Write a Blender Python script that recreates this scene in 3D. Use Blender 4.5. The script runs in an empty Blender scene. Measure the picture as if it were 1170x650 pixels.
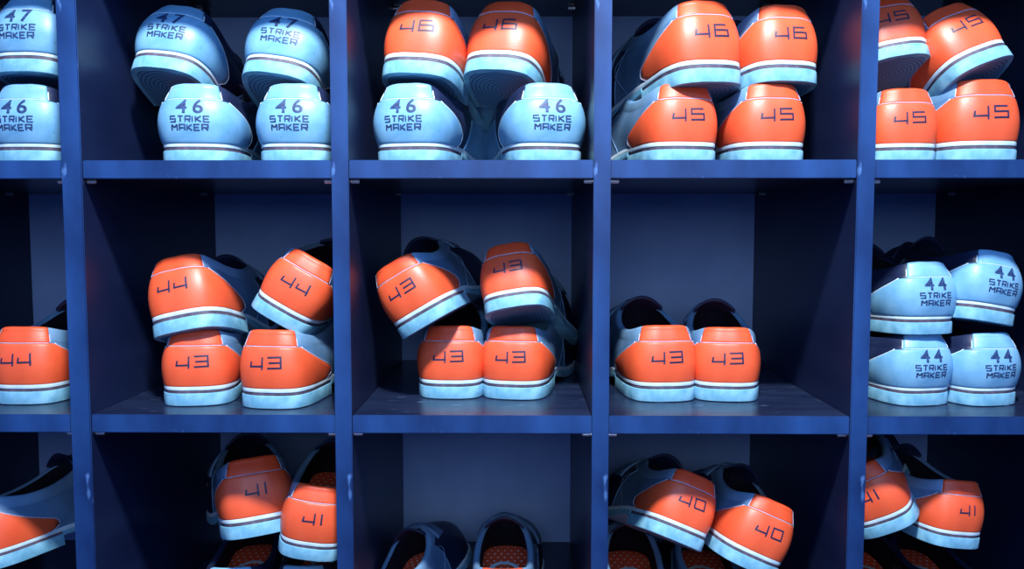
import bpy, bmesh, math
from mathutils import Vector, Matrix
from mathutils.bvhtree import BVHTree

scene = bpy.context.scene
col = scene.collection

# ------------------------------------------------------------------ camera
W, H, F = 1170, 650, 930.0
D = 0.81
PITCH = math.atan(63.0 / F)
YAW = math.atan(10.0 / F)
cam_d = bpy.data.cameras.new('camera')
cam = bpy.data.objects.new('camera', cam_d)
col.objects.link(cam)
cam.location = (0, -D, 0)
cam.rotation_euler = (math.pi / 2 - PITCH, 0, YAW)
cam_d.sensor_width = 36
cam_d.lens = F / W * 36
cam_d.clip_start = 0.02
cam_d.dof.use_dof = False
scene.camera = cam
RM = cam.rotation_euler.to_matrix()


def unproj(px, py, y):
    d = RM @ Vector(((px - W / 2) / F, -(py - H / 2) / F, -1))
    o = Vector((0, -D, 0))
    t = (y + D) / d.y
    return o + d * t


# ------------------------------------------------------------------ materials
def newmat(name):
    m = bpy.data.materials.new(name)
    m.use_nodes = True
    nt = m.node_tree
    b = nt.nodes['Principled BSDF']
    return m, nt, b


def lin(c):
    out = []
    for x in c:
        x = x / 255.0
        out.append(x / 12.92 if x <= 0.04045 else ((x + 0.055) / 1.055) ** 2.4)
    return tuple(out) + (1,)


def mottled(name, c1, c2, rough=0.5, scale=60, lo=0.35, hi=0.65, bump=0.0, bscale=900, spec=0.5,
            detail=4, stretch=None, coat=0.0, c3=None):
    m, nt, b = newmat(name)
    tc = nt.nodes.new('ShaderNodeTexCoord')
    mp = nt.nodes.new('ShaderNodeMapping')
    nt.links.new(tc.outputs['Object'], mp.inputs[0])
    if stretch:
        mp.inputs['Scale'].default_value = stretch
    n = nt.nodes.new('ShaderNodeTexNoise')
    n.inputs['Scale'].default_value = scale
    n.inputs['Detail'].default_value = detail
    nt.links.new(mp.outputs[0], n.inputs['Vector'])
    r = nt.nodes.new('ShaderNodeValToRGB')
    r.color_ramp.elements[0].position = lo
    r.color_ramp.elements[1].position = hi
    r.color_ramp.elements[0].color = c1
    r.color_ramp.elements[1].color = c2
    nt.links.new(n.outputs['Fac'], r.inputs[0])
    out = r.outputs[0]
    if c3 is not None:      # sparse scuffs
        n2 = nt.nodes.new('ShaderNodeTexNoise')
        n2.inputs['Scale'].default_value = scale * 5
        n2.inputs['Detail'].default_value = 6
        nt.links.new(mp.outputs[0], n2.inputs['Vector'])
        r2 = nt.nodes.new('ShaderNodeValToRGB')
        r2.color_ramp.elements[0].position = 0.66
        r2.color_ramp.elements[1].position = 0.74
        r2.color_ramp.elements[0].color = (0, 0, 0, 1)
        r2.color_ramp.elements[1].color = (1, 1, 1, 1)
        nt.links.new(n2.outputs['Fac'], r2.inputs[0])
        mx = nt.nodes.new('ShaderNodeMix')
        mx.data_type = 'RGBA'
        nt.links.new(r2.outputs[0], mx.inputs[0])
        nt.links.new(out, mx.inputs[6])
        mx.inputs[7].default_value = c3
        out = mx.outputs[2]
    nt.links.new(out, b.inputs['Base Color'])
    b.inputs['Roughness'].default_value = rough
    b.inputs['Specular IOR Level'].default_value = spec
    if coat:
        b.inputs['Coat Weight'].default_value = coat
        b.inputs['Coat Roughness'].default_value = 0.25
    if bump:
        n3 = nt.nodes.new('ShaderNodeTexNoise')
        n3.inputs['Scale'].default_value = bscale
        n3.inputs['Detail'].default_value = 3
        nt.links.new(tc.outputs['Object'], n3.inputs['Vector'])
        bp = nt.nodes.new('ShaderNodeBump')
        bp.inputs['Strength'].default_value = bump
        bp.inputs['Distance'].default_value = 0.0006
        nt.links.new(n3.outputs['Fac'], bp.inputs['Height'])
        nt.links.new(bp.outputs[0], b.inputs['Normal'])
    return m


M = {}
M['orange'] = mottled('orange_leather', (0.86, 0.10, 0.032, 1), (0.92, 0.13, 0.045, 1), rough=0.42, scale=30,
                      bump=0.22, bscale=700, spec=0.6)
M['orange_dark'] = mottled('orange_tab_leather', (0.84, 0.08, 0.022, 1), (0.92, 0.11, 0.035, 1), rough=0.45, scale=30,
                           bump=0.25, bscale=700, spec=0.5)
M['white'] = mottled('pale_leather', (0.14, 0.37, 0.60, 1), (0.22, 0.48, 0.71, 1), rough=0.42, scale=45,
                     bump=0.22, bscale=600, spec=0.5, c3=(0.10, 0.27, 0.45, 1))
M['sole'] = mottled('pale_rubber', (0.13, 0.37, 0.53, 1), (0.25, 0.54, 0.70, 1), rough=0.55, scale=70,
                    bump=0.3, bscale=900, spec=0.4, c3=(0.12, 0.30, 0.42, 1))
M['welt'] = mottled('white_welt', (0.55, 0.74, 0.86, 1), (0.70, 0.84, 0.92, 1), rough=0.5, scale=80)
M['line'] = mottled('dark_sole_line', (0.06, 0.045, 0.07, 1), (0.15, 0.11, 0.16, 1), rough=0.6, scale=120)
M['grey'] = mottled('grey_blue_leather', (0.09, 0.19, 0.34, 1), (0.13, 0.25, 0.42, 1), rough=0.38, scale=40,
                    bump=0.25, bscale=600, spec=0.6)
M['collar'] = mottled('blue_collar_leather', (0.14, 0.28, 0.46, 1), (0.19, 0.35, 0.54, 1), rough=0.35, scale=40,
                      bump=0.2, bscale=600, spec=0.6)
M['navy'] = mottled('navy_leather', (0.008, 0.014, 0.045, 1), (0.014, 0.024, 0.07, 1), rough=0.4, scale=40,
                    bump=0.25, bscale=600, spec=0.5)
M['black'] = mottled('black_lining', (0.004, 0.005, 0.012, 1), (0.008, 0.010, 0.02, 1), rough=0.8, scale=200,
                     bump=0.4, bscale=1500, spec=0.2)
M['ink'] = mottled('navy_ink', (0.010, 0.012, 0.045, 1), (0.03, 0.03, 0.08, 1), rough=0.5, scale=200)
M['ink_soft'] = mottled('worn_navy_ink', (0.010, 0.025, 0.09, 1), (0.035, 0.08, 0.20, 1), rough=0.5, scale=260)
M['piping'] = mottled('pale_piping', (0.40, 0.42, 0.58, 1), (0.6, 0.6, 0.75, 1), rough=0.5, scale=300)
M['bpiping'] = mottled('blue_piping', (0.10, 0.20, 0.36, 1), (0.2, 0.34, 0.52, 1), rough=0.5, scale=300)
M['board'] = mottled('navy_melamine', (0.006, 0.012, 0.048, 1), (0.010, 0.018, 0.062, 1), rough=0.38, scale=25,
                     spec=0.5, detail=6, stretch=(1, 0.3, 1), bump=0.12, bscale=300)
M['shelf'] = mottled('dark_shelf_laminate', (0.006, 0.011, 0.032, 1), (0.014, 0.022, 0.055, 1), rough=0.27, scale=30,
                     spec=0.5, detail=8, stretch=(0.3, 1.5, 1), bump=0.25, bscale=200, c3=(0.09, 0.13, 0.24, 1))
M['edge'] = mottled('blue_edge_banding', (0.005, 0.024, 0.10, 1), (0.016, 0.066, 0.225, 1), rough=0.45, scale=16,
                    spec=0.4, detail=9, stretch=(1, 1, 0.45), lo=0.36, hi=0.66, c3=(0.08, 0.18, 0.42, 1))
M['back'] = mottled('grey_blue_back', (0.28, 0.45, 0.82, 1), (0.34, 0.52, 0.92, 1), rough=0.6, scale=12,
                    spec=0.3, detail=5)
mm, nt, b = newmat('pin_metal')
b.inputs['Base Color'].default_value = (0.75, 0.8, 0.9, 1)
b.inputs['Metallic'].default_value = 0.7
b.inputs['Roughness'].default_value = 0.35
M['pin'] = mm
M['wall'] = mottled('dark_wall_paint', (0.01, 0.015, 0.04, 1), (0.015, 0.02, 0.05, 1), rough=0.8, scale=6)


def pattern_mat(name, kind):
    m, nt, b = newmat(name)
    tc = nt.nodes.new('ShaderNodeTexCoord')
    sx = nt.nodes.new('ShaderNodeSeparateXYZ')
    nt.links.new(tc.outputs['Object'], sx.inputs[0])

    def math_n(op, a, bb=None):
        n = nt.nodes.new('ShaderNodeMath')
        n.operation = op
        for i, v in enumerate((a, bb)):
            if v is None:
                continue
            if isinstance(v, (int, float)):
                n.inputs[i].default_value = v
            else:
                nt.links.new(v, n.inputs[i])
        return n.outputs[0]
    if kind == 'dots':
        P_ = 0.0085
        row = math_n('FLOOR', math_n('DIVIDE', sx.outputs[1], P_))
        sh = math_n('MULTIPLY', math_n('MODULO', row, 2.0), 0.5)
        fx = math_n('SUBTRACT', math_n('FRACT', math_n('ADD', math_n('DIVIDE', sx.outputs[0], P_), math_n('ADD', sh, 20.0))), 0.5)
        fy = math_n('SUBTRACT', math_n('FRACT', math_n('DIVIDE', sx.outputs[1], P_)), 0.5)
        r = math_n('SQRT', math_n('ADD', math_n('MULTIPLY', fx, fx), math_n('MULTIPLY', fy, fy)))
        fac = math_n('LESS_THAN', r, 0.15)
        c1, c2 = (0.85, 0.09, 0.03, 1), (0.85, 0.75, 0.8, 1)
    else:
        dx = sx.outputs[0]
        dy = math_n('SUBTRACT', sx.outputs[1], 0.038)
        r = math_n('SQRT', math_n('ADD', math_n('MULTIPLY', math_n('MULTIPLY', dx, dx), 1.15), math_n('MULTIPLY', dy, dy)))
        fac = math_n('GREATER_THAN', math_n('FRACT', math_n('DIVIDE', r, 0.0042)), 0.62)
        c1, c2 = (0.13, 0.30, 0.46, 1), (0.05, 0.13, 0.26, 1)
    mx = nt.nodes.new('ShaderNodeMix')
    mx.data_type = 'RGBA'
    nt.links.new(fac, mx.inputs[0])
    mx.inputs[6].default_value = c1
    mx.inputs[7].default_value = c2
    nt.links.new(mx.outputs[2], b.inputs['Base Color'])
    b.inputs['Roughness'].default_value = 0.6
    return m


M['insole'] = pattern_mat('orange_insole_dots', 'dots')
M['tread'] = pattern_mat('ringed_tread', 'rings')


# ------------------------------------------------------------------ mesh helpers
def mesh_from(name, verts, faces, mats, smooth=True, fmat=None):
    me = bpy.data.meshes.new(name)
    me.from_pydata([tuple(v) for v in verts], [], faces)
    for m in (mats if isinstance(mats, (list, tuple)) else [mats]):
        me.materials.append(m)
    if fmat:
        me.polygons.foreach_set('material_index', fmat)
    if smooth:
        me.polygons.foreach_set('use_smooth', [True] * len(me.polygons))
    me.update()
    return me


def fix_normals(me):
    bm = bmesh.new()
    bm.from_mesh(me)
    bmesh.ops.recalc_face_normals(bm, faces=bm.faces)
    bm.to_mesh(me)
    bm.free()
    return me


def tube(pts, r, seg=6, closed=False):
    vs, fs = [], []
    n = len(pts)
    pts = [Vector(p) for p in pts]
    up = Vector((0.13, 0.21, 0.97))
    for i, p in enumerate(pts):
        a = pts[(i - 1) % n] if (closed or i > 0) else p
        c = pts[(i + 1) % n] if (closed or i < n - 1) else p
        t = (c - a).normalized()
        s = t.cross(up).normalized()
        q = s.cross(t).normalized()
        for k in range(seg):
            an = 2 * math.pi * k / seg
            vs.append(p + (s * math.cos(an) + q * math.sin(an)) * r)
    m = n if closed else n - 1
    for i in range(m):
        for k in range(seg):
            a = i * seg + k
            b_ = i * seg + (k + 1) % seg
            c = ((i + 1) % n) * seg + (k + 1) % seg
            d = ((i + 1) % n) * seg + k
            fs.append((a, b_, c, d))
    if not closed:
        fs.append(tuple(range(seg))[::-1])
        fs.append(tuple((n - 1) * seg + k for k in range(seg)))
    return vs, fs


# ------------------------------------------------------------------ shoe surface, millimetres, heel at y=0, toe +y
FOOT_L = [(0, 0), (16, 1.3), (29, 8.5), (35.5, 26), (37, 50), (37.5, 85), (41, 130), (48, 180), (50, 225), (38, 268), (4, 290)]
FOOT_M = [(0, 0), (-16, 1.3), (-29, 8.5), (-35.5, 26), (-36, 50), (-33.5, 85), (-32, 130), (-36, 180), (-38, 222), (-29, 266), (4, 290)]
OPEN_L = [(0, 8, 74), (12.5, 9, 74), (24, 16, 72.5), (30.5, 32, 68), (33, 52, 65), (34, 76, 66), (33, 102, 71), (29, 126, 78),
          (21.5, 145, 84), (11, 157, 88), (0, 161, 89)]
OPEN_M = [(-x, y, z) for x, y, z in OPEN_L]


def short(L):            # overall length of the shoe about 255 mm
    return [(p[0], p[1] if p[1] <= 85 else 85 + (p[1] - 85) * 0.82) + tuple(p[2:]) for p in L]


FOOT_L, FOOT_M, OPEN_L, OPEN_M = short(FOOT_L), short(FOOT_M), short(OPEN_L), short(OPEN_M)


def loop_ctrl(A, B):      # index -9..10 -> list of 20
    return [B[i] for i in range(9, 0, -1)] + [A[i] for i in range(0, 11)]


FC = [tuple(p) + (0,) for p in loop_ctrl(FOOT_L, FOOT_M)]
OC = loop_ctrl(OPEN_L, OPEN_M)


def catmull(C, t):
    t = t + 9
    n = len(C)
    i = math.floor(t)
    f = t - i
    p0, p1, p2, p3 = (C[(i - 1) % n], C[i % n], C[(i + 1) % n], C[(i + 2) % n])
    return Vector([0.5 * ((2 * b_) + (-a + c) * f + (2 * a - 5 * b_ + 4 * c - d) * f * f + (-a + 3 * b_ - 3 * c + d) * f ** 3)
                   for a, b_, c, d in zip(p0, p1, p2, p3)])


def sm(x, a, b_):
    x = max(0, min(1, (x - a) / (b_ - a)))
    return x * x * (3 - 2 * x)


def zw(y):                # top of the welt
    return 20.5 - 9.0 * sm(y, 85, 165) + 3 * sm(y, 205, 255)


def zb(y):                # underside of the sole ahead of the heel
    return 11.0 * (1 - sm(y, 80, 150)) + 5 * sm(y, 210, 255)


class Shape:
    def __init__(self, sg, bulge, lean):
        self.sg, self.bulge, self.lean = sg, bulge, lean
        self.cache = {}

    def foot(self, u, off=0.0):
        k = u * self.sg
        p = catmull(FC, k)
        t = catmull(FC, k + 0.02) - catmull(FC, k - 0.02)
        n = Vector((t.y, -t.x, 0)).normalized()
        p = p + n * off
        return Vector((p.x * self.sg, p.y, 0))

    def P(self, u, v):
        key = (round(u, 4), round(v, 4))
        if key in self.cache:
            return self.cache[key]
        k = u * self.sg
        Fp = catmull(FC, k)
        Op = catmull(OC, k)
        t = catmull(FC, k + 0.02) - catmull(FC, k - 0.02)
        n = Vector((t.y, -t.x, 0)).normalized()
        Fp = Fp - n * 0.8
        z0 = zw(Fp.y) - 1.0
        w = sm(Fp.y, 70, 190)
        vv = min(v, 1.0)
        # heel type profile
        a = vv ** 2.2
        hz = z0 + (Op.z - z0) * vv
        hb = self.bulge * (math.sin(math.pi * min(1, vv * 0.92 + 0.04)) ** 0.9) * (1 - w)
        Hh = Vector((Fp.x + (Op.x - Fp.x) * a, Fp.y + (Op.y - Fp.y) * a, hz)) + n * hb
        # toe type profile
        q = min(vv / 0.42, 1.0)
        rise = math.sqrt(max(0, 1 - (1 - q) ** 2))
        a2 = 0.45 * vv + 0.55 * vv ** 2.2
        tz = z0 + 32 * rise + (Op.z - z0 - 32) * vv ** 1.1
        Th = Vector((Fp.x + (Op.x - Fp.x) * a2, Fp.y + (Op.y - Fp.y) * a2, tz))
        p = Hh * (1 - w) + Th * w
        if v > 1.0:
            r = 3.2
            to = catmull(OC, k + 0.02) - catmull(OC, k - 0.02)
            no = Vector((to.y, -to.x, 0)).normalized()
            th = (v - 1.0) / 0.15 * math.radians(150)
            p = p - no * r + (no * math.cos(th) + Vector((0, 0, 1)) * math.sin(th)) * r
        p = Vector((p.x * self.sg, p.y, p.z))
        self.cache[key] = p
        return p

    def N(self, u, v):
        e = 0.03
        v = min(v, 1.14)
        du = self.P(u + e, v) - self.P(u - e, v)
        dv = self.P(u, v + 0.01) - self.P(u, max(0, v - 0.01))
        return du.cross(dv).normalized()

    def S(self, u, v, off):
        return self.P(u, v) + self.N(u, v) * off


SC = 0.001


def grid_mesh(name, rows, mat, closed_u=False):
    vs, fs = [], []
    nu = len(rows[0])
    for r in rows:
        vs += [p * SC for p in r]
    for j in range(len(rows) - 1):
        for i in range(nu if closed_u else nu - 1):
            a = j * nu + i
            b_ = j * nu + (i + 1) % nu
            fs.append((a, b_, b_ + nu, a + nu))
    return mesh_from(name, vs, fs, mat)


def patch(name, S, lo, hi, v0, v1, th, mat, nu=48, nv=26):
    rows = []
    for j in range(-1, nv + 2):
        tv = max(0, min(1, j / nv))
        v = v0 + (v1 - v0) * tv
        row = []
        for i in range(-1, nu + 2):
            tu = max(0, min(1, i / nu))
            u = lo(v) + (hi(v) - lo(v)) * tu
            edge = (i < 0 or i > nu or j < 0 or j > nv)
            e2 = (i in (0, nu) or j in (0, nv))
            off = -0.5 if edge else (th * 0.72 if e2 else th)
            row.append(S.S(u, v, off))
        rows.append(row)
    return grid_mesh(name, rows, mat)


def pl(pts):              # piecewise smooth function
    def f(v):
        if v <= pts[0][0]:
            return pts[0][1]
        for (a, x), (b_, y) in zip(pts, pts[1:]):
            if v <= b_:
                t = (v - a) / (b_ - a)
                return x + (y - x) * t
        return pts[-1][1]

    def g(v):
        return sum(f(v + d) for d in (-0.05, -0.025, 0, 0.025, 0.05)) / 5
    return g


def slab(name, poly, ztop, zbot, mat, ins=0.9):
    """closed footprint polygon (list of Vector xy) between two height functions, edges softened"""
    n = len(poly)
    c = sum((p for p in poly), Vector((0, 0, 0))) / n

    def inset(d):
        out = []
        for i, p in enumerate(poly):
            t = poly[(i + 1) % n] - poly[(i - 1) % n]
            nn = Vector((t.y, -t.x, 0))
            if nn.length < 1e-6:
                out.append(p.copy())
                continue
            nn.normalize()
            out.append(p - nn * d)
        return out
    rings = [(ins * 1.0, 0, 1), (0.25 * ins, 0.25 * ins, 1), (0, ins, 1), (0, -ins, 0), (0.25 * ins, -0.25 * ins, 0), (ins, 0, 0)]
    vs, fs = [], []
    for d, dz, top in rings:
        for p in inset(d):
            z = (ztop(p.y) - dz) if top else (zbot(p.y) - dz)
            vs.append(Vector((p.x, p.y, z)) * SC)
    for k in range(len(rings) - 1):
        for i in range(n):
            a = k * n + i
            b_ = k * n + (i + 1) % n
            fs.append((a, b_, b_ + n, a + n))
    fs.append(tuple(range(n)))
    fs.append(tuple((len(rings) - 1) * n + i for i in range(n))[::-1])
    me = mesh_from(name, vs, fs, mat)
    bm = bmesh.new()
    bm.from_mesh(me)
    big = [f for f in bm.faces if len(f.verts) > 4]
    for f in big:
        f.smooth = False
    bmesh.ops.triangulate(bm, faces=big)
    bmesh.ops.recalc_face_normals(bm, faces=bm.faces)
    for e in bm.edges:
        if len(e.link_faces) == 2 and e.calc_face_angle(0) > 0.7:
            e.smooth = False
    bm.to_mesh(me)
    bm.free()
    return me


# ---------------- lettering
GLY = {  # strokes in a 0..14 x 0..12 cell
    '4': (14, [[(0.6, 8.2), (0, 3.0), (13.6, 3.0)], [(12.4, 12.4), (12.4, -0.6)]]),
    '3': (15, [[(0, 12), (14, 12), (14, 0.8), (0, 0.8)], [(1.5, 6.4), (14, 6.4)]]),
    '6': (15, [[(13, 12), (1, 12), (0.5, 1), (14, 1), (14, 6.8), (1, 6.8)]]),
    '5': (15, [[(14, 12), (1, 12), (1, 6.8), (14, 6.8), (14, 1), (0, 1)]]),
    '0': (14, [[(0.8, 1), (0.8, 12), (13, 12), (13, 1), (0.8, 1)]]),
    '2': (14, [[(0, 12), (13, 12), (13, 6.5), (1, 6.5), (1, 0.8), (14, 0.8)]]),
    '1': (3, [[(2, 12.4), (2, 0)]]),
}


def ribbon(pts, w):
    """flat strokes as subdivided quads with mitred ends; returns list of quads of 2D points"""
    quads = []
    for i, (a, b_) in enumerate(zip(pts, pts[1:])):
        a, b_ = Vector(a + (0,)), Vector(b_ + (0,))
        t = (b_ - a).normalized()
        n = Vector((-t.y, t.x, 0)) * w / 2
        if i > 0:
            a = a - t * w / 2
        if i < len(pts) - 2:
            b_ = b_ + t * w / 2
        L = (b_ - a).length
        k = max(1, int(L / 1.5))
        for j in range(k):
            p = a + (b_ - a) * (j / k)
            q = a + (b_ - a) * ((j + 1) / k)
            quads.append((p + n, q + n, q - n, p - n))
    return quads


def number_mesh(S, txt, off):
    gap = 4.2
    tot = sum(GLY[c][0] for c in txt) + gap * (len(txt) - 1)
    sc = 0.94
    x = -tot / 2
    vs, fs = [], []
    for c in txt:
        wd, strokes = GLY[c]
        for si, st in enumerate(strokes):
            st = [(p[0] + x, p[1] - 6) for p in st]
            for q in ribbon(st, 1.9):
                base = len(vs)
                for p in q:
                    s = p.x * sc
                    h = (p.y + 0.03 * p.x) * sc * 1.0 + 46
                    u = s / 15.9
                    v = (h - 19.5) / 54.5
                    vs.append(S.S(u, v, off + 0.05 * si) * SC)
                fs.append((base, base + 3, base + 2, base + 1))
        x += wd + gap
    return mesh_from('size_number', vs, fs, M['ink'])


def font_mesh(txt, size, bold):
    cu = bpy.data.curves.new('t', 'FONT')
    cu.body = txt
    cu.size = size
    cu.align_x = 'CENTER'
    cu.offset = bold
    cu.resolution_u = 4
    cu.space_character = 1.12
    ob = bpy.data.objects.new('t', cu)
    col.objects.link(ob)
    dg = bpy.context.evaluated_depsgraph_get()
    me = bpy.data.meshes.new_from_object(ob.evaluated_get(dg))
    bpy.data.objects.remove(ob)
    bpy.data.curves.remove(cu)
    bm = bmesh.new()
    bm.from_mesh(me)
    bmesh.ops.triangulate(bm, faces=bm.faces)
    bmesh.ops.subdivide_edges(bm, edges=[e for e in bm.edges if e.calc_length() > 2.5], cuts=2)
    bmesh.ops.triangulate(bm, faces=bm.faces)
    vs = [v.co.copy() for v in bm.verts]
    bm.verts.index_update()
    fs = [tuple(v.index for v in f.verts) for f in bm.faces]
    bm.free()
    bpy.data.meshes.remove(me)
    return vs, fs


LET = {
    'S': [[(6, 7), (0, 7), (0, 3.6), (6, 3.6), (6, 0), (0, 0)]],
    'T': [[(0, 7), (6, 7)], [(3, 7), (3, 0)]],
    'R': [[(0, 0), (0, 7), (6, 7), (6, 3.2), (0, 3.2)], [(3, 3.2), (6, 0)]],
    'I': [[(0, 7), (0, 0)]],
    'K': [[(0, 7), (0, 0)], [(6, 7), (0.8, 3.5)], [(0.8, 3.5), (6, 0)]],
    'E': [[(6, 7), (0, 7), (0, 0), (6, 0)], [(0, 3.5), (5.2, 3.5)]],
    'M': [[(0, 0), (0, 7)], [(0, 7), (3, 3.4)], [(3, 3.4), (6, 7)], [(6, 7), (6, 0)]],
    'A': [[(0, 0), (0, 7), (6, 7), (6, 0)], [(0, 3), (6, 3)]],
}


def block_word(txt, S, h0, off, vs, fs, sx=0.78, sy=0.76):
    wd = lambda c: 1.2 if c == 'I' else 6
    tot = sum(wd(c) for c in txt) + 2.6 * (len(txt) - 1)
    x = -tot / 2
    for c in txt:
        for si, st in enumerate(LET[c]):
            for q in ribbon([(a + x, b_) for a, b_ in st], 1.75):
                base = len(vs)
                for p in q:
                    vs.append(S.S(p.x * sx / 15.9, (p.y * sy + h0 - 19.5) / 54.5, off + 0.04 * si) * SC)
                fs.append((base, base + 3, base + 2, base + 1))
        x += wd(c) + 2.6


def white_text(S, digits, off):
    vs, fs = [], []
    for txt, size, bold, h0, sx in ((digits[0], 18.0, 0.35, 48.0, 1.15), (digits[1], 18.0, 0.35, 48.0, 1.15)):
        v2, f2 = font_mesh(txt, size, bold)
        base = len(vs)
        dx = -7.7 if len(vs) == 0 else 7.7
        for p in v2:
            vs.append(S.S((p.x * sx + dx) / 15.9, (p.y + h0 - 19.5) / 54.5, off) * SC)
        fs += [tuple(base + i for i in f) for f in f2]
    block_word('STRIKE', S, 39.6, off, vs, fs)
    block_word('MAKER', S, 31.8, off, vs, fs)
    me = mesh_from('heel_lettering', vs, fs, M['ink_soft'])
    return me


# ---------------- shoe variants
def build_variant(style, sg):
    S = Shape(sg, 3.4 if style == 'orange' else 6.5, 0)
    parts = []      # (name, mesh, label, subparts)
    main = M['orange'] if style == 'orange' else M['white']
    tabm = M['orange_dark'] if style == 'orange' else M['white']
    q = M['grey'] if style == 'orange' else M['navy']
    cm = M['collar'] if style == 'orange' else M['navy']
    # quarter and vamp
    NV = 26
    vrow = [i / NV for i in range(NV + 1)] + [1 + 0.15 * k / 6 for k in range(1, 7)]
    us = [-6.4 + 12.8 * i / 96 for i in range(97)]
    parts.append(('quarter', grid_mesh('quarter', [[S.P(u, v) for u in us] for v in vrow], q), None))
    us2 = [6.4 + 7.2 * i / 60 for i in range(61)]
    parts.append(('vamp', grid_mesh('vamp', [[S.S(u, v, 0.0) for u in us2] for v in vrow], M['navy']), None))
    # counter
    if style == 'orange':
        cb = pl([(0, 4.35), (0.12, 4.75), (0.3, 4.65), (0.5, 3.9), (0.66, 2.95), (0.8, 2.05)])
        tv, tw = 0.79, 1.95
    else:
        cb = pl([(0, 4.0), (0.12, 4.3), (0.3, 4.3), (0.5, 3.8), (0.66, 2.95), (0.8, 2.0)])
        tv, tw = 0.78, 1.8
    parts.append(('heel_counter', patch('heel_counter', S, lambda v: -cb(v), cb, 0.0, tv - 0.012, 1.3, main), None))
    # tab over the collar
    parts.append(('heel_tab', patch('heel_tab', S, lambda v: -tw, lambda v: tw, tv, 1.12, 1.25, tabm, nu=30, nv=18), None))
    # padded collar either side of the tab
    rows = []
    for v in [0.84 + 0.31 * k / 14 for k in range(15)]:
        rows.append([S.S(u, v, 1.6 * math.sin(math.pi * (v - 0.84) / 0.34)) for u in [tw - 0.02 + (20 - 2 * tw + 0.04) * i / 110 for i in range(111)]])
    parts.append(('collar', grid_mesh('collar', rows, cm), None))
    # piping and stitched seams
    vs, fs = [], []

    def add(t):
        o = len(vs)
        vs.extend([p * SC for p in t[0]])
        fs.extend([tuple(o + i for i in f) for f in t[1]])
    for s in (-1, 1):
        add(tube([S.S(s * (cb(v) + 0.04), v, 0.75) for v in [0.0 + (tv) * k / 30 for k in range(31)]], 0.62))
        add(tube([S.S(s * (tw + 0.03), v, 0.75) for v in [tv + (1.08 - tv) * k / 12 for k in range(13)]], 0.62))
    add(tube([S.S(-tw + 2 * tw * k / 24, tv - 0.006, 0.9) for k in range(25)], 0.5))
    parts.append(('piping', mesh_from('piping', vs, fs, M['piping'] if style == 'orange' else M['welt']), None))
    for s in (-1, 1):
        for pts_, r_ in (([S.S(s * (5.7 + 0.9 * math.sin(v * 3)), v, 0.2) for v in [0.9 * k / 20 for k in range(21)]], 0.5),
                         ([S.S(s * 6.4, v, 0.1) for v in [k / 20 for k in range(21)]], 0.55)):
            t_ = tube(pts_, r_)
            parts.append(('seam', mesh_from('seam', [p * SC for p in t_[0]], t_[1], M['bpiping']), None))
    if style == 'white':   # pale side wings ahead of the counter
        for s in (-1, 1):
            wing_lo = pl([(0, 4.9), (0.25, 5.5), (0.55, 6.2)])
            wing_hi = pl([(0, 8.3), (0.25, 7.6), (0.55, 6.6)])
            if s > 0:
                me = patch('side_panel', S, wing_lo, wing_hi, 0.0, 0.6, 1.0, M['white'], nu=20, nv=14)
            else:
                me = patch('side_panel', S, lambda v: -wing_hi(v), lambda v: -wing_lo(v), 0.0, 0.6, 1.0, M['white'], nu=20, nv=14)
            parts.append(('side_panel', me, None))
    # lining
    rows = []
    us3 = [-10 + 20 * i / 80 for i in range(80)]
    tops = [S.P(u, 1.15) for u in us3]
    cx = Vector((0, 80, 0))
    for k in range(9):
        t = k / 8
        row = []
        for u, p in zip(us3, tops):
            f = S.foot(u, -4.5)
            f.z = zw(f.y) + 2
            if f.y > 165:
                f.y = 165 + (f.y - 165) * 0.3
            m_ = p.lerp(f, t ** 1.6)
            m_.z = p.z + (f.z - p.z) * t
            row.append(m_)
        rows.append(row)
    parts.append(('lining', grid_mesh('lining', rows, M['black'], closed_u=True), None))
    # insole with arc mark
    poly = []
    for u in us3:
        f = S.foot(u, -3.0)
        if f.y > 172:
            f.y = 172 + (f.y - 172) * 0.3
        poly.append(f)
    ins = slab('insole', poly, lambda y: 28 + 11 * sm(y, 30, 100) + 6 * sm(y, 100, 170), lambda y: zw(y) + 3, M['insole'], ins=0.5)
    arc = []
    va, fa = [], []
    for k in range(25):
        an = math.radians(12 + 156 * k / 24)
        for r in (19.5, 14.0):
            x, y = r * math.cos(an), 98 + r * 1.15 * math.sin(an)
            va.append(Vector((x, y, 28.8 + 11 * sm(y, 30, 100) + 6 * sm(y, 100, 170))) * SC)
        if k:
            j = 2 * k
            fa.append((j - 2, j - 1, j + 1, j))
    parts.append(('insole', ins, None, [('insole_mark', mesh_from('insole_mark', va, fa, M['welt']))]))
    # sole
    ring = [S.foot(-10 + 20 * i / 140, 1.0) for i in range(140)]
    parts.append(('welt', slab('welt', ring, lambda y: zw(y) + 0.4, lambda y: zw(y) - 4.4, M['welt'], ins=0.8), None))
    ringi = [p for p in [S.foot(-10 + 20 * i / 300, 1.3) for i in range(300)]]
    heel = [p for p in ringi if p.y <= 79]
    fore = [p for p in ringi if p.y > 76]
    # order of fore: starts at toe(-10)..medial.. gap heel .. lateral
    heel_l = [p for p in [S.foot(-6 + 12 * i / 200, 0.3) for i in range(201)] if p.y <= 79]
    parts.append(('sole_line', slab('sole_line', heel_l, lambda y: 16.3, lambda y: 12.6, M['line'], ins=0.1), None))
    heel_b = [p for p in [S.foot(-6 + 12 * i / 200, 1.3) for i in range(201)] if p.y <= 79]
    nH = len(heel_b)
    front = [heel_b[-1].lerp(heel_b[0], k / 8) + Vector((0, -5 * math.sin(math.pi * k / 8), 0)) for k in range(1, 8)]
    hb = slab('heel_block', heel_b + front, lambda y: 13.1, lambda y: 0.0, M['sole'], ins=1.1)
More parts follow.
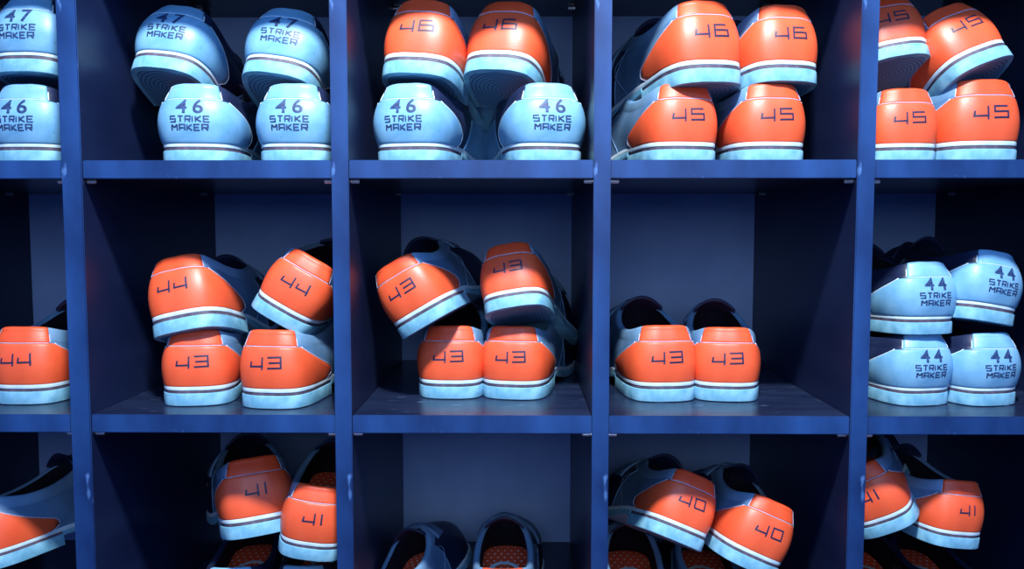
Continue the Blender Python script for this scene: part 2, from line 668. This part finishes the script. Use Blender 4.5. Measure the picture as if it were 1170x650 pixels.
    poly = [p + (Vector((0, 38, 0)) - p) * 0.15 for p in heel_b]
    tread = slab('heel_tread', poly, lambda y: 0.5, lambda y: -0.35, M['tread'], ins=0.1)
    parts.append(('heel_block', hb, None, [('heel_tread', tread)]))
    parts.append(('outsole', slab('outsole', fore, lambda y: zw(y) - 4.0, zb, M['sole'] if style == 'orange' else M['sole'], ins=0.6), None))
    # sole line ahead of the heel
    # tongue
    rows = []
    for j in range(13):
        t = j / 12
        rows.append([Vector((x, 160 - 46 * t, 80 + 21 * t ** 1.2 - (x / 24) ** 2 * (9 + 4 * t))) for x in [-24 + 48 * i / 14 for i in range(15)]])
    rows2 = [[p - Vector((0, 0.6, 3.0)) for p in r] for r in rows]
    vs, fs = [], []
    nu = 15
    for R_ in (rows, rows2):
        for r in R_:
            vs += [p * SC for p in r]
    n1 = 13 * nu
    for j in range(12):
        for i in range(14):
            a = j * nu + i
            fs.append((a, a + 1, a + 1 + nu, a + nu))
            fs.append((a + n1, a + nu + n1, a + 1 + nu + n1, a + 1 + n1))
    border = [(0 * nu + i, 0 * nu + i + 1) for i in range(14)] + [(12 * nu + i + 1, 12 * nu + i) for i in range(14)]
    border += [((j + 1) * nu, j * nu) for j in range(12)] + [(j * nu + 14, (j + 1) * nu + 14) for j in range(12)]
    for a, b_ in border:
        fs.append((b_, a, a + n1, b_ + n1))
    parts.append(('tongue', fix_normals(mesh_from('tongue', vs, fs, M['navy'])), None))
    # hook-and-loop straps across the instep
    bv, bf = [], []
    for nm in ('quarter', 'vamp'):
        me = [p for p in parts if p[0] == nm][0][1]
        o = len(bv)
        bv += [v.co.copy() / SC for v in me.vertices]
        bf += [tuple(o + i for i in p.vertices) for p in me.polygons]
    bvh = BVHTree.FromPolygons(bv, bf)
    for yc, wid in ((148, 24),):
        vs, fs = [], []
        nA, nW = 40, 6
        grid = []
        for i in range(nA + 1):
            an = math.radians(-52 + 126 * i / nA)
            row = []
            for j in range(nW + 1):
                y0 = yc + (j / nW - 0.5) * wid + (i / nA - .3) * 10
                dirv = Vector((math.sin(an) * sg, 0, math.cos(an)))
                o = Vector((0, y0, 42)) + dirv * 120
                hit = bvh.ray_cast(o, -dirv)[0]
                r = ((hit - Vector((0, y0, 42))).length if hit else 45)
                row.append((y0, dirv, r))
            grid.append(row)
        # smooth radii
        rad = [[c[2] for c in row] for row in grid]
        for _ in range(3):
            rad = [[max(grid[i][j][2], sum(rad[max(0, min(nA, i + a))][j] for a in (-2, -1, 0, 1, 2)) / 5) for j in range(nW + 1)] for i in range(nA + 1)]
        for lay, off in ((0, 3.4), (1, 0.3)):
            for i in range(nA + 1):
                for j in range(nW + 1):
                    y0, dv, _r = grid[i][j]
                    e = 0.8 if j in (0, nW) or i in (0, nA) else 0
                    vs.append((Vector((0, y0, 42)) + dv * (rad[i][j] + (off - (e if lay == 0 else 0)))) * SC)
        n1 = (nA + 1) * (nW + 1)
        for i in range(nA):
            for j in range(nW):
                a = i * (nW + 1) + j
                fs.append((a, a + 1, a + nW + 2, a + nW + 1))
                fs.append((a + n1, a + n1 + nW + 1, a + n1 + nW + 2, a + n1 + 1))
        for i in range(nA):
            for j in (0, nW):
                a = i * (nW + 1) + j
                fs.append((a, a + nW + 1, a + nW + 1 + n1, a + n1))
        for j in range(nW):
            for i in (0, nA):
                a = i * (nW + 1) + j
                fs.append((a, a + 1, a + 1 + n1, a + n1))
        parts.append(('strap', fix_normals(mesh_from('strap', vs, fs, M['grey'] if style == 'orange' else M['navy'])), None))
    return S, parts


VAR = {}
TXT = {}


def get_variant(style, sg):
    if (style, sg) not in VAR:
        VAR[(style, sg)] = build_variant(style, sg)
    return VAR[(style, sg)]


HP = {}


def hull_pts(style, sg):
    if (style, sg) not in HP:
        out = []
        for p in get_variant(style, sg)[1]:
            if p[0] in ('quarter', 'vamp', 'welt', 'heel_block', 'outsole', 'heel_counter', 'strap'):
                out += [v.co.copy() for v in list(p[1].vertices)[::4]]
        HP[(style, sg)] = out
    return HP[(style, sg)]


def make_shoe(style, digits, sg, loc, yaw, pitch, roll, scale, label, group):
    S, parts = get_variant(style, sg)
    root = bpy.data.objects.new('bowling_shoe', None)
    col.objects.link(root)
    root.empty_display_size = 0.02
    R_ = Matrix.Rotation(math.radians(roll), 4, 'Y') @ Matrix.Rotation(math.radians(-yaw), 4, 'Z') @ Matrix.Rotation(math.radians(-pitch), 4, 'X')
    root.matrix_world = Matrix.Translation(loc) @ R_ @ Matrix.Scale(scale, 4)
    cell = [(X(DIV[i][1]), X(DIV[i + 1][0])) for i in range(5)]
    x0, x1 = min(cell, key=lambda c: abs((c[0] + c[1]) / 2 - loc.x))
    floor_z = max([z for z in (Z1, Z2, Z3) if z < loc.z + 0.004], default=Z3)
    pts = hull_pts(style, sg)

    def viol(yw, pt, lx):
        M_ = Matrix.Translation((lx, loc.y, loc.z)) @ (Matrix.Rotation(math.radians(roll), 4, 'Y') @ Matrix.Rotation(math.radians(-yw), 4, 'Z') @ Matrix.Rotation(math.radians(-pt), 4, 'X')) @ Matrix.Scale(scale, 4)
        q = [M_ @ p for p in pts]
        lo, hi = min(p.x for p in q), max(p.x for p in q)
        return (max(0, x0 - 0.004 - lo) + max(0, hi - x1 - 0.004), max(0, floor_z - 0.0002 - min(p.z for p in q)),
                max(0, max(p.y for p in q) - DEPTH + 0.002))
    while pitch > 0 and viol(yaw, pitch, loc.x)[1] > 0:
        pitch -= 0.5
    best = min([(viol(yw, pitch, loc.x)[0] * 1000 + 0.05 * abs(yw - yaw), yw) for yw in [yaw + k for k in range(-40, 41)]])
    yaw2 = best[1]
    v = viol(yaw2, pitch, loc.x)
    if abs(yaw2 - yaw) > 1 or max(v) > 0.0005:
        print('FIT', label[:60], 'yaw', yaw, '->', yaw2, 'pitch', pitch, 'viol', [round(a * 1000, 1) for a in v])
    R_ = Matrix.Rotation(math.radians(roll), 4, 'Y') @ Matrix.Rotation(math.radians(-yaw2), 4, 'Z') @ Matrix.Rotation(math.radians(-pitch), 4, 'X')
    root.matrix_world = Matrix.Translation(loc) @ R_ @ Matrix.Scale(scale, 4)
    root['label'] = label
    root['category'] = 'shoe'
    root['group'] = group
    for p in parts:
        o = bpy.data.objects.new(p[0], p[1])
        col.objects.link(o)
        o.parent = root
        if len(p) > 3:
            for nm, me in p[3]:
                o2 = bpy.data.objects.new(nm, me)
                col.objects.link(o2)
                o2.parent = o
    k = (style, sg, digits)
    if k not in TXT:
        TXT[k] = number_mesh(S, digits, 1.5) if style == 'orange' else white_text(S, digits, 1.5)
    o = bpy.data.objects.new('size_number' if style == 'orange' else 'heel_lettering', TXT[k])
    col.objects.link(o)
    o.parent = root
    return root


# ------------------------------------------------------------------ shelving
HZ = 262


def X(px):
    return unproj(px, HZ, 0).x


def Z(py):
    return unproj(595, py, 0).z


DIV = [(-228, -207), (72.5, 95.5), (379.5, 399), (678, 697.5), (978, 998), (1275, 1295)]
SH = [(-402, -381), (-110, -89), (182.5, 204), (475, 496), (768, 789)]
DEPTH = 0.352
shelv = bpy.data.objects.new('shoe_shelving', None)
col.objects.link(shelv)
shelv.location = (0, 0, Z(SH[-1][1]))
shelv['label'] = 'tall navy blue open cubby shelving unit holding all the bowling shoes'
shelv['category'] = 'shelving'
zoff = Vector((0, 0, Z(SH[-1][1])))


def board(name, lo, hi, inner, bev=0.0009, yrough=0):
    bm = bmesh.new()
    bmesh.ops.create_cube(bm, size=1)
    lo, hi = Vector(lo), Vector(hi)
    c = (lo + hi) / 2
    s = hi - lo
    for v in bm.verts:
        v.co = Vector((v.co.x * s.x, v.co.y * s.y, v.co.z * s.z))
    bmesh.ops.bevel(bm, geom=bm.edges[:], offset=bev, segments=2, affect='EDGES')
    for f in bm.faces:
        cc = f.calc_center_median()
        f.material_index = 1 if (f.normal.y < -0.3) else 0
    me = bpy.data.meshes.new(name)
    bm.to_mesh(me)
    bm.free()
    me.materials.append(inner)
    me.materials.append(M['edge'])
    o = bpy.data.objects.new(name, me)
    col.objects.link(o)
    o.parent = shelv
    o.location = c - zoff
    return o


ZT, ZB = Z(SH[0][0]), Z(SH[-1][1])
for a, b_ in DIV:
    board('upright_panel', (X(a), 0, ZB), (X(b_), DEPTH + 0.003, ZT), M['board'])
for i in range(5):
    x0, x1 = X(DIV[i][1]), X(DIV[i + 1][0])
    for j, (t, bo) in enumerate(SH):
        dz = {0: 0.0008, 1: 0.0012, 4: 0.0006}.get(i, 0)
        o = board('shelf_board', (x0 + 0.0004, 0.0012, Z(bo)), (x1 - 0.0004, DEPTH, Z(t)), M['shelf'])
        if 0 < j < 4:
            for xs, s in ((x0, 1), (x1, -1)):
                for yy in (0.010, 0.30):
                    bm = bmesh.new()
                    bmesh.ops.create_cone(bm, cap_ends=True, segments=14, radius1=0.0021, radius2=0.0021, depth=0.009)
                    bmesh.ops.bevel(bm, geom=[e for e in bm.edges if e.is_boundary or abs(e.calc_face_angle(0)) > 1.2], offset=0.0006, segments=2, affect='EDGES')
                    me = bpy.data.meshes.new('shelf_pin')
                    bm.to_mesh(me)
                    bm.free()
                    me.materials.append(M['pin'])
                    p = bpy.data.objects.new('shelf_pin', me)
                    col.objects.link(p)
                    p.parent = shelv
                    p.rotation_euler = (0, math.pi / 2, 0)
                    p.location = Vector((xs + s * 0.0046, yy, Z(bo) - 0.0023)) - zoff
    # back panel seen in every cell of the column
    for j in range(len(SH) - 1):
        bk = board('back_panel', (x0 - 0.004, DEPTH - 0.0005, Z(SH[j + 1][0]) - 0.004), (x1 + 0.004, DEPTH + 0.006, Z(SH[j][1]) + 0.004), M['back'], bev=0.0003)
        bk.data.materials.clear()
        bk.data.materials.append(M['back'])
        bk.data.polygons.foreach_set('material_index', [0] * len(bk.data.polygons))



def room_slab(name, lo, hi):
    lo, hi = Vector(lo), Vector(hi)
    bm = bmesh.new()
    bmesh.ops.create_cube(bm, size=1)
    for v in bm.verts:
        v.co = Vector((v.co.x * (hi - lo).x, v.co.y * (hi - lo).y, v.co.z * (hi - lo).z))
    me = bpy.data.meshes.new(name)
    bm.to_mesh(me)
    bm.free()
    me.materials.append(M['wall'])
    o = bpy.data.objects.new(name, me)
    col.objects.link(o)
    o.location = (lo + hi) / 2
    o['kind'] = 'structure'


room_slab('wall_back', (-3, DEPTH + 0.008, ZB - 0.02), (3, DEPTH + 0.06, ZB + 2.4))
room_slab('floor', (-3, -2.5, ZB - 0.05), (3, DEPTH + 0.06, ZB))

# ------------------------------------------------------------------ shoes
Z1, Z2, Z3 = Z(SH[2][0]), Z(SH[3][0]), Z(SH[4][0])


def on(z, px, depth, rad_py):
    """stand on shelf height z with the heel centre seen at px"""
    p = unproj(px, rad_py, depth)
    return Vector((p.x, depth, z + 0.0006))


G = 'bowling shoes stored on the shelves'
O, Wh = 'orange', 'white'
# style, digits, foot, px, py (None = stands on shelf), shelf z, depth, yaw, pitch, roll, scale, label
LIST = [
    # ---- top row
    (Wh, '46', 1, 22, None, Z1, .05, 4, 0, 0, 1.08, 'pale shoe on the top shelf at the far left edge, under another pale shoe'),
    (Wh, '47', 1, 20, 82, 0, .05, 4, 8, 0, 1.08, 'pale shoe at the far left edge of the top shelf, lying on another pale shoe'),
    (Wh, '46', -1, 220, None, Z1, .05, -2, 0, 0, 1.08, 'pale shoe numbered 46 beneath the steeply tipped pale shoe numbered 47'),
    (Wh, '46', 1, 333, None, Z1, .05, 0, 0, 0, 1.08, 'pale shoe numbered 46 touching the upright, under the right-hand pale 47 shoe'),
    (Wh, '47', -1, 180, 78, 0, .06, 3, 28, 6, 1.1, 'pale shoe numbered 47 leaning steeply, second 47 shoe from the left'),
    (Wh, '47', 1, 311, 84, 0, .06, 0, 20, 8, 1.1, 'pale shoe numbered 47 touching the upright, showing its heel from below'),
    (Wh, '46', -1, 463, None, Z1, .05, 12, 0, 0, 1.08, 'pale shoe numbered 46 in the middle column, toe angled to the right'),
    (Wh, '46', 1, 630, None, Z1, .05, -12, 0, 0, 1.08, 'pale shoe numbered 46 in the middle column, toe angled to the left'),
    (O, '46', 1, 471, 84, 0, 0.052, 8, 12, 4, 1.12, 'orange heeled shoe numbered 46 on the left-hand pale 46 shoe, middle column'),
    (O, '46', -1, 564, 80, 0, 0.064, 14, 18, 4, 1.14, 'orange heeled shoe numbered 46 with ringed tread showing, beside its twin in the middle column'),
    (O, '45', -1, 786, None, Z1, .045, -16, 0, 0, 1.06, 'orange heeled shoe numbered 45 standing against the upright on the top shelf'),
    (O, '45', 1, 887, None, Z1, .045, -6, 0, 0, 1.06, 'orange heeled shoe numbered 45 standing on the open side of its pair'),
    (O, '46', -1, 817, 94, 0, .04, -24, 6, -2, 1.14, 'orange heeled shoe numbered 46 showing its long side, atop the left-hand 45 shoe'),
    (O, '46', 1, 905, 93, 0, .05, -10, 6, 0, 1.08, 'orange heeled shoe numbered 46 lying on the right-hand 45 shoe'),
    (O, '45', -1, 1038, None, Z1, .05, 1, 0, 0, 1.0, 'orange heeled shoe on the top shelf of the right end column, next to the upright'),
    (O, '45', 1, 1130, None, Z1, .05, -1, 0, 0, 1.12, 'orange heeled shoe standing rightmost on the top shelf'),
    (O, '45', -1, 1030, 64, 0, .07, 8, 20, -8, 1.0, 'orange heeled shoe heaped in the right end column, half hidden by the upright, top shelf'),
    (O, '45', 1, 1132, 70, 0, .05, -6, 24, -20, 1.05, 'orange heeled shoe tipped sideways on the rightmost shoe of the top shelf'),
    # ---- middle row
    (O, '44', 1, 22, None, Z2, 0.045, 0, 0, 0, 1.05, 'orange heeled shoe alone at the far left edge of the middle shelf'),
    (O, '43', -1, 222, None, Z2, .04, -8, 0, 0, 1.02, 'orange heeled shoe numbered 43 under the left-hand tilted 44 shoe'),
    (O, '43', 1, 306, None, Z2, .027, 8, 0, 0, 1.04, 'orange heeled shoe numbered 43 under the right-hand tilted 44 shoe by the upright'),
    (O, '44', -1, 204, 379, 0, .035, 4, 14, -12, 1.08, 'orange heeled shoe numbered 44 tilted down to the left with its sole showing'),
    (O, '44', 1, 314, 368, 0, .04, 0, 2, 30, 1.0, 'orange heeled shoe numbered 44 tilted down to the right against the upright'),
    (O, '43', -1, 513, None, Z2, .079, 2, 0, 0, 1.02, 'orange heeled shoe numbered 43, lower left of the four in the centre cubby'),
    (O, '43', 1, 584, None, Z2, .076, 12, 0, 0, 1.02, 'orange heeled shoe numbered 43, lower right of the four in the centre cubby'),
    (O, '43', -1, 484, 374, 0, .05, 12, 4, -31, 1.0, 'orange heeled shoe numbered 43 tilted steeply left on top of the centre cubby pile'),
    (O, '43', 1, 586, 351, 0, 0.058, 8, 22, -10, 0.98, 'orange heeled shoe numbered 43 with shaded top, highest in the centre cubby'),
    (O, '43', -1, 762, None, Z2, .066, -14, 0, 0, 1.05, 'orange heeled shoe numbered 43 beside the upright in the cubby holding only two shoes'),
    (O, '43', 1, 831, None, Z2, .068, 6, 0, 0, 1.02, 'orange heeled shoe numbered 43 with open shelf beside it in the two-shoe cubby'),
    (Wh, '44', -1, 1060, None, Z2, .05, -26, 0, 0, 0.98, 'pale shoe at the bottom of the pale stack, nearer the upright'),
    (Wh, '44', 1, 1139, None, Z2, .05, -12, 0, 0, 0.98, 'pale shoe at the bottom of the pale stack, farther from the upright'),
    (Wh, '44', -1, 1066, 382, 0, .05, -26, 2, 0, 0.98, 'pale shoe lying level on top of the pale stack, nearer the upright'),
    (Wh, '44', 1, 1138, 369, 0, .05, -13, 6, 10, 0.98, 'pale shoe tilted on top of the pale stack, farther from the upright'),
    # ---- bottom row
    (O, '42', 1, -26, 653, 0, .05, 24, 4, -12, 1.0, 'orange heeled shoe tilted at the far left edge of the lowest row'),
    (Wh, '41', -1, 262, None, Z3, .06, -4, 0, 0, 1.0, 'pale shoe almost hidden beneath the left-hand 41 shoe'),
    (Wh, '41', 1, 345, None, Z3, .07, 0, 0, 0, 0.98, 'pale shoe almost hidden beneath the right-hand 41 shoe'),
    (O, '41', -1, 298, 612, 0, 0.05, -22, 10, -4, 1.07, 'orange heeled shoe numbered 41 with its heel top in shadow'),
    (O, '41', 1, 351, 640, 0, 0.035, 4, 0, 9, 1.0, 'orange heeled shoe numbered 41 half hidden by the upright'),
    (O, '42', -1, 460, None, Z3, 0.06, 12, 0, -20, 0.88, 'open shoe leaning to one side in the bottom middle cubby, dotted insole showing'),
    (O, '42', 1, 574, None, Z3, .06, 0, 0, 0, 1.0, 'open shoe standing upright in the bottom middle cubby, orange dotted insole showing'),
    (O, '40', -1, 728, None, Z3, .05, -4, 0, 0, 0.98, 'open shoe with orange insole beneath the left-hand 40 shoe'),
    (O, '40', 1, 820, None, Z3, .06, 2, 0, 0, 0.96, 'open shoe with orange insole mostly hidden beneath the right-hand 40 shoe'),
    (O, '40', -1, 776, 620, 0, 0.035, -14, 18, 24, 0.96, 'orange heeled shoe numbered 40 tilted over, nearer the upright'),
    (O, '40', 1, 860, 653, 0, 0.03, -4, 8, 25, 0.98, 'orange heeled shoe numbered 40 tilted over, farther from the upright'),
    (Wh, '41', -1, 1030, None, Z3, .06, 0, 0, 0, 0.98, 'pale shoe almost hidden at the bottom of the right end column, nearer the upright'),
    (Wh, '41', 1, 1098, None, Z3, .06, 0, 0, 0, 0.98, 'pale shoe almost hidden at the bottom of the right end column, farther from the upright'),
    (O, '41', -1, 1015, 610, 0, 0.04, 0, 6, -30, 0.96, 'orange heeled shoe tilted steeply in the lowest row of the right end column'),
    (O, '41', 1, 1099, 627, 0, 0.04, -12, 4, 8, 0.9, 'orange heeled shoe tilted slightly, rightmost in the lowest row'),
]
for st, dg_, sg, px, py, z, dep, yaw, pit, rol, sc, lab in LIST:
    if py is None:
        s = D / (D + dep)
        loc = on(z, px, dep, HZ + (-z / (D / F)) * s)
    else:
        loc = unproj(px, py, dep)
    g = ('pale' if st == Wh else 'orange heeled') + ' bowling shoes on the shelves'
    make_shoe(st, dg_, sg, loc, yaw, pit, rol, sc, lab, g)

# ------------------------------------------------------------------ light
world = bpy.data.worlds.new('world')
scene.world = world
world.use_nodes = True
bg = world.node_tree.nodes['Background']
bg.inputs[0].default_value = (0.10, 0.22, 0.75, 1)
bg.inputs[1].default_value = 0.85


def area(name, loc, target, sx, sy, power, colr):
    l = bpy.data.lights.new(name, 'AREA')
    l.shape = 'RECTANGLE'
    l.size, l.size_y = sx, sy
    l.energy = power
    l.color = colr
    o = bpy.data.objects.new(name, l)
    col.objects.link(o)
    o.location = loc
    o.rotation_euler = (Vector(target) - Vector(loc)).to_track_quat('-Z', 'Y').to_euler()
    return o


sl = bpy.data.lights.new('ceiling_spot', 'SPOT')
sl.energy = 225
sl.color = (0.93, 0.97, 1.0)
sl.spot_size = math.radians(82)
sl.spot_blend = 1.0
sl.shadow_soft_size = 0.07
so = bpy.data.objects.new('ceiling_spot', sl)
col.objects.link(so)
so.location = (0.04, -0.80, 1.20)
so.rotation_euler = (Vector((0.04, 0, 0.16)) - so.location).to_track_quat('-Z', 'Y').to_euler()
area('front_lamp', (0.05, -1.5, 0.35), (0, 0, 0.0), 0.8, 0.5, 4.2, (0.75, 0.88, 1.0))

area('added_gloss_light', (0.1, -0.95, 0.80), (0, 0, 0.35), 1.1, 0.25, 6, (0.15, 0.45, 1.0))  # added light with no fixture, gives the upper board edges their blue gloss

scene.view_settings.view_transform = 'Standard'
scene.view_settings.look = 'None'
scene.view_settings.exposure = 0
scene.cycles.max_bounces = 8
scene.cycles.use_denoising = True
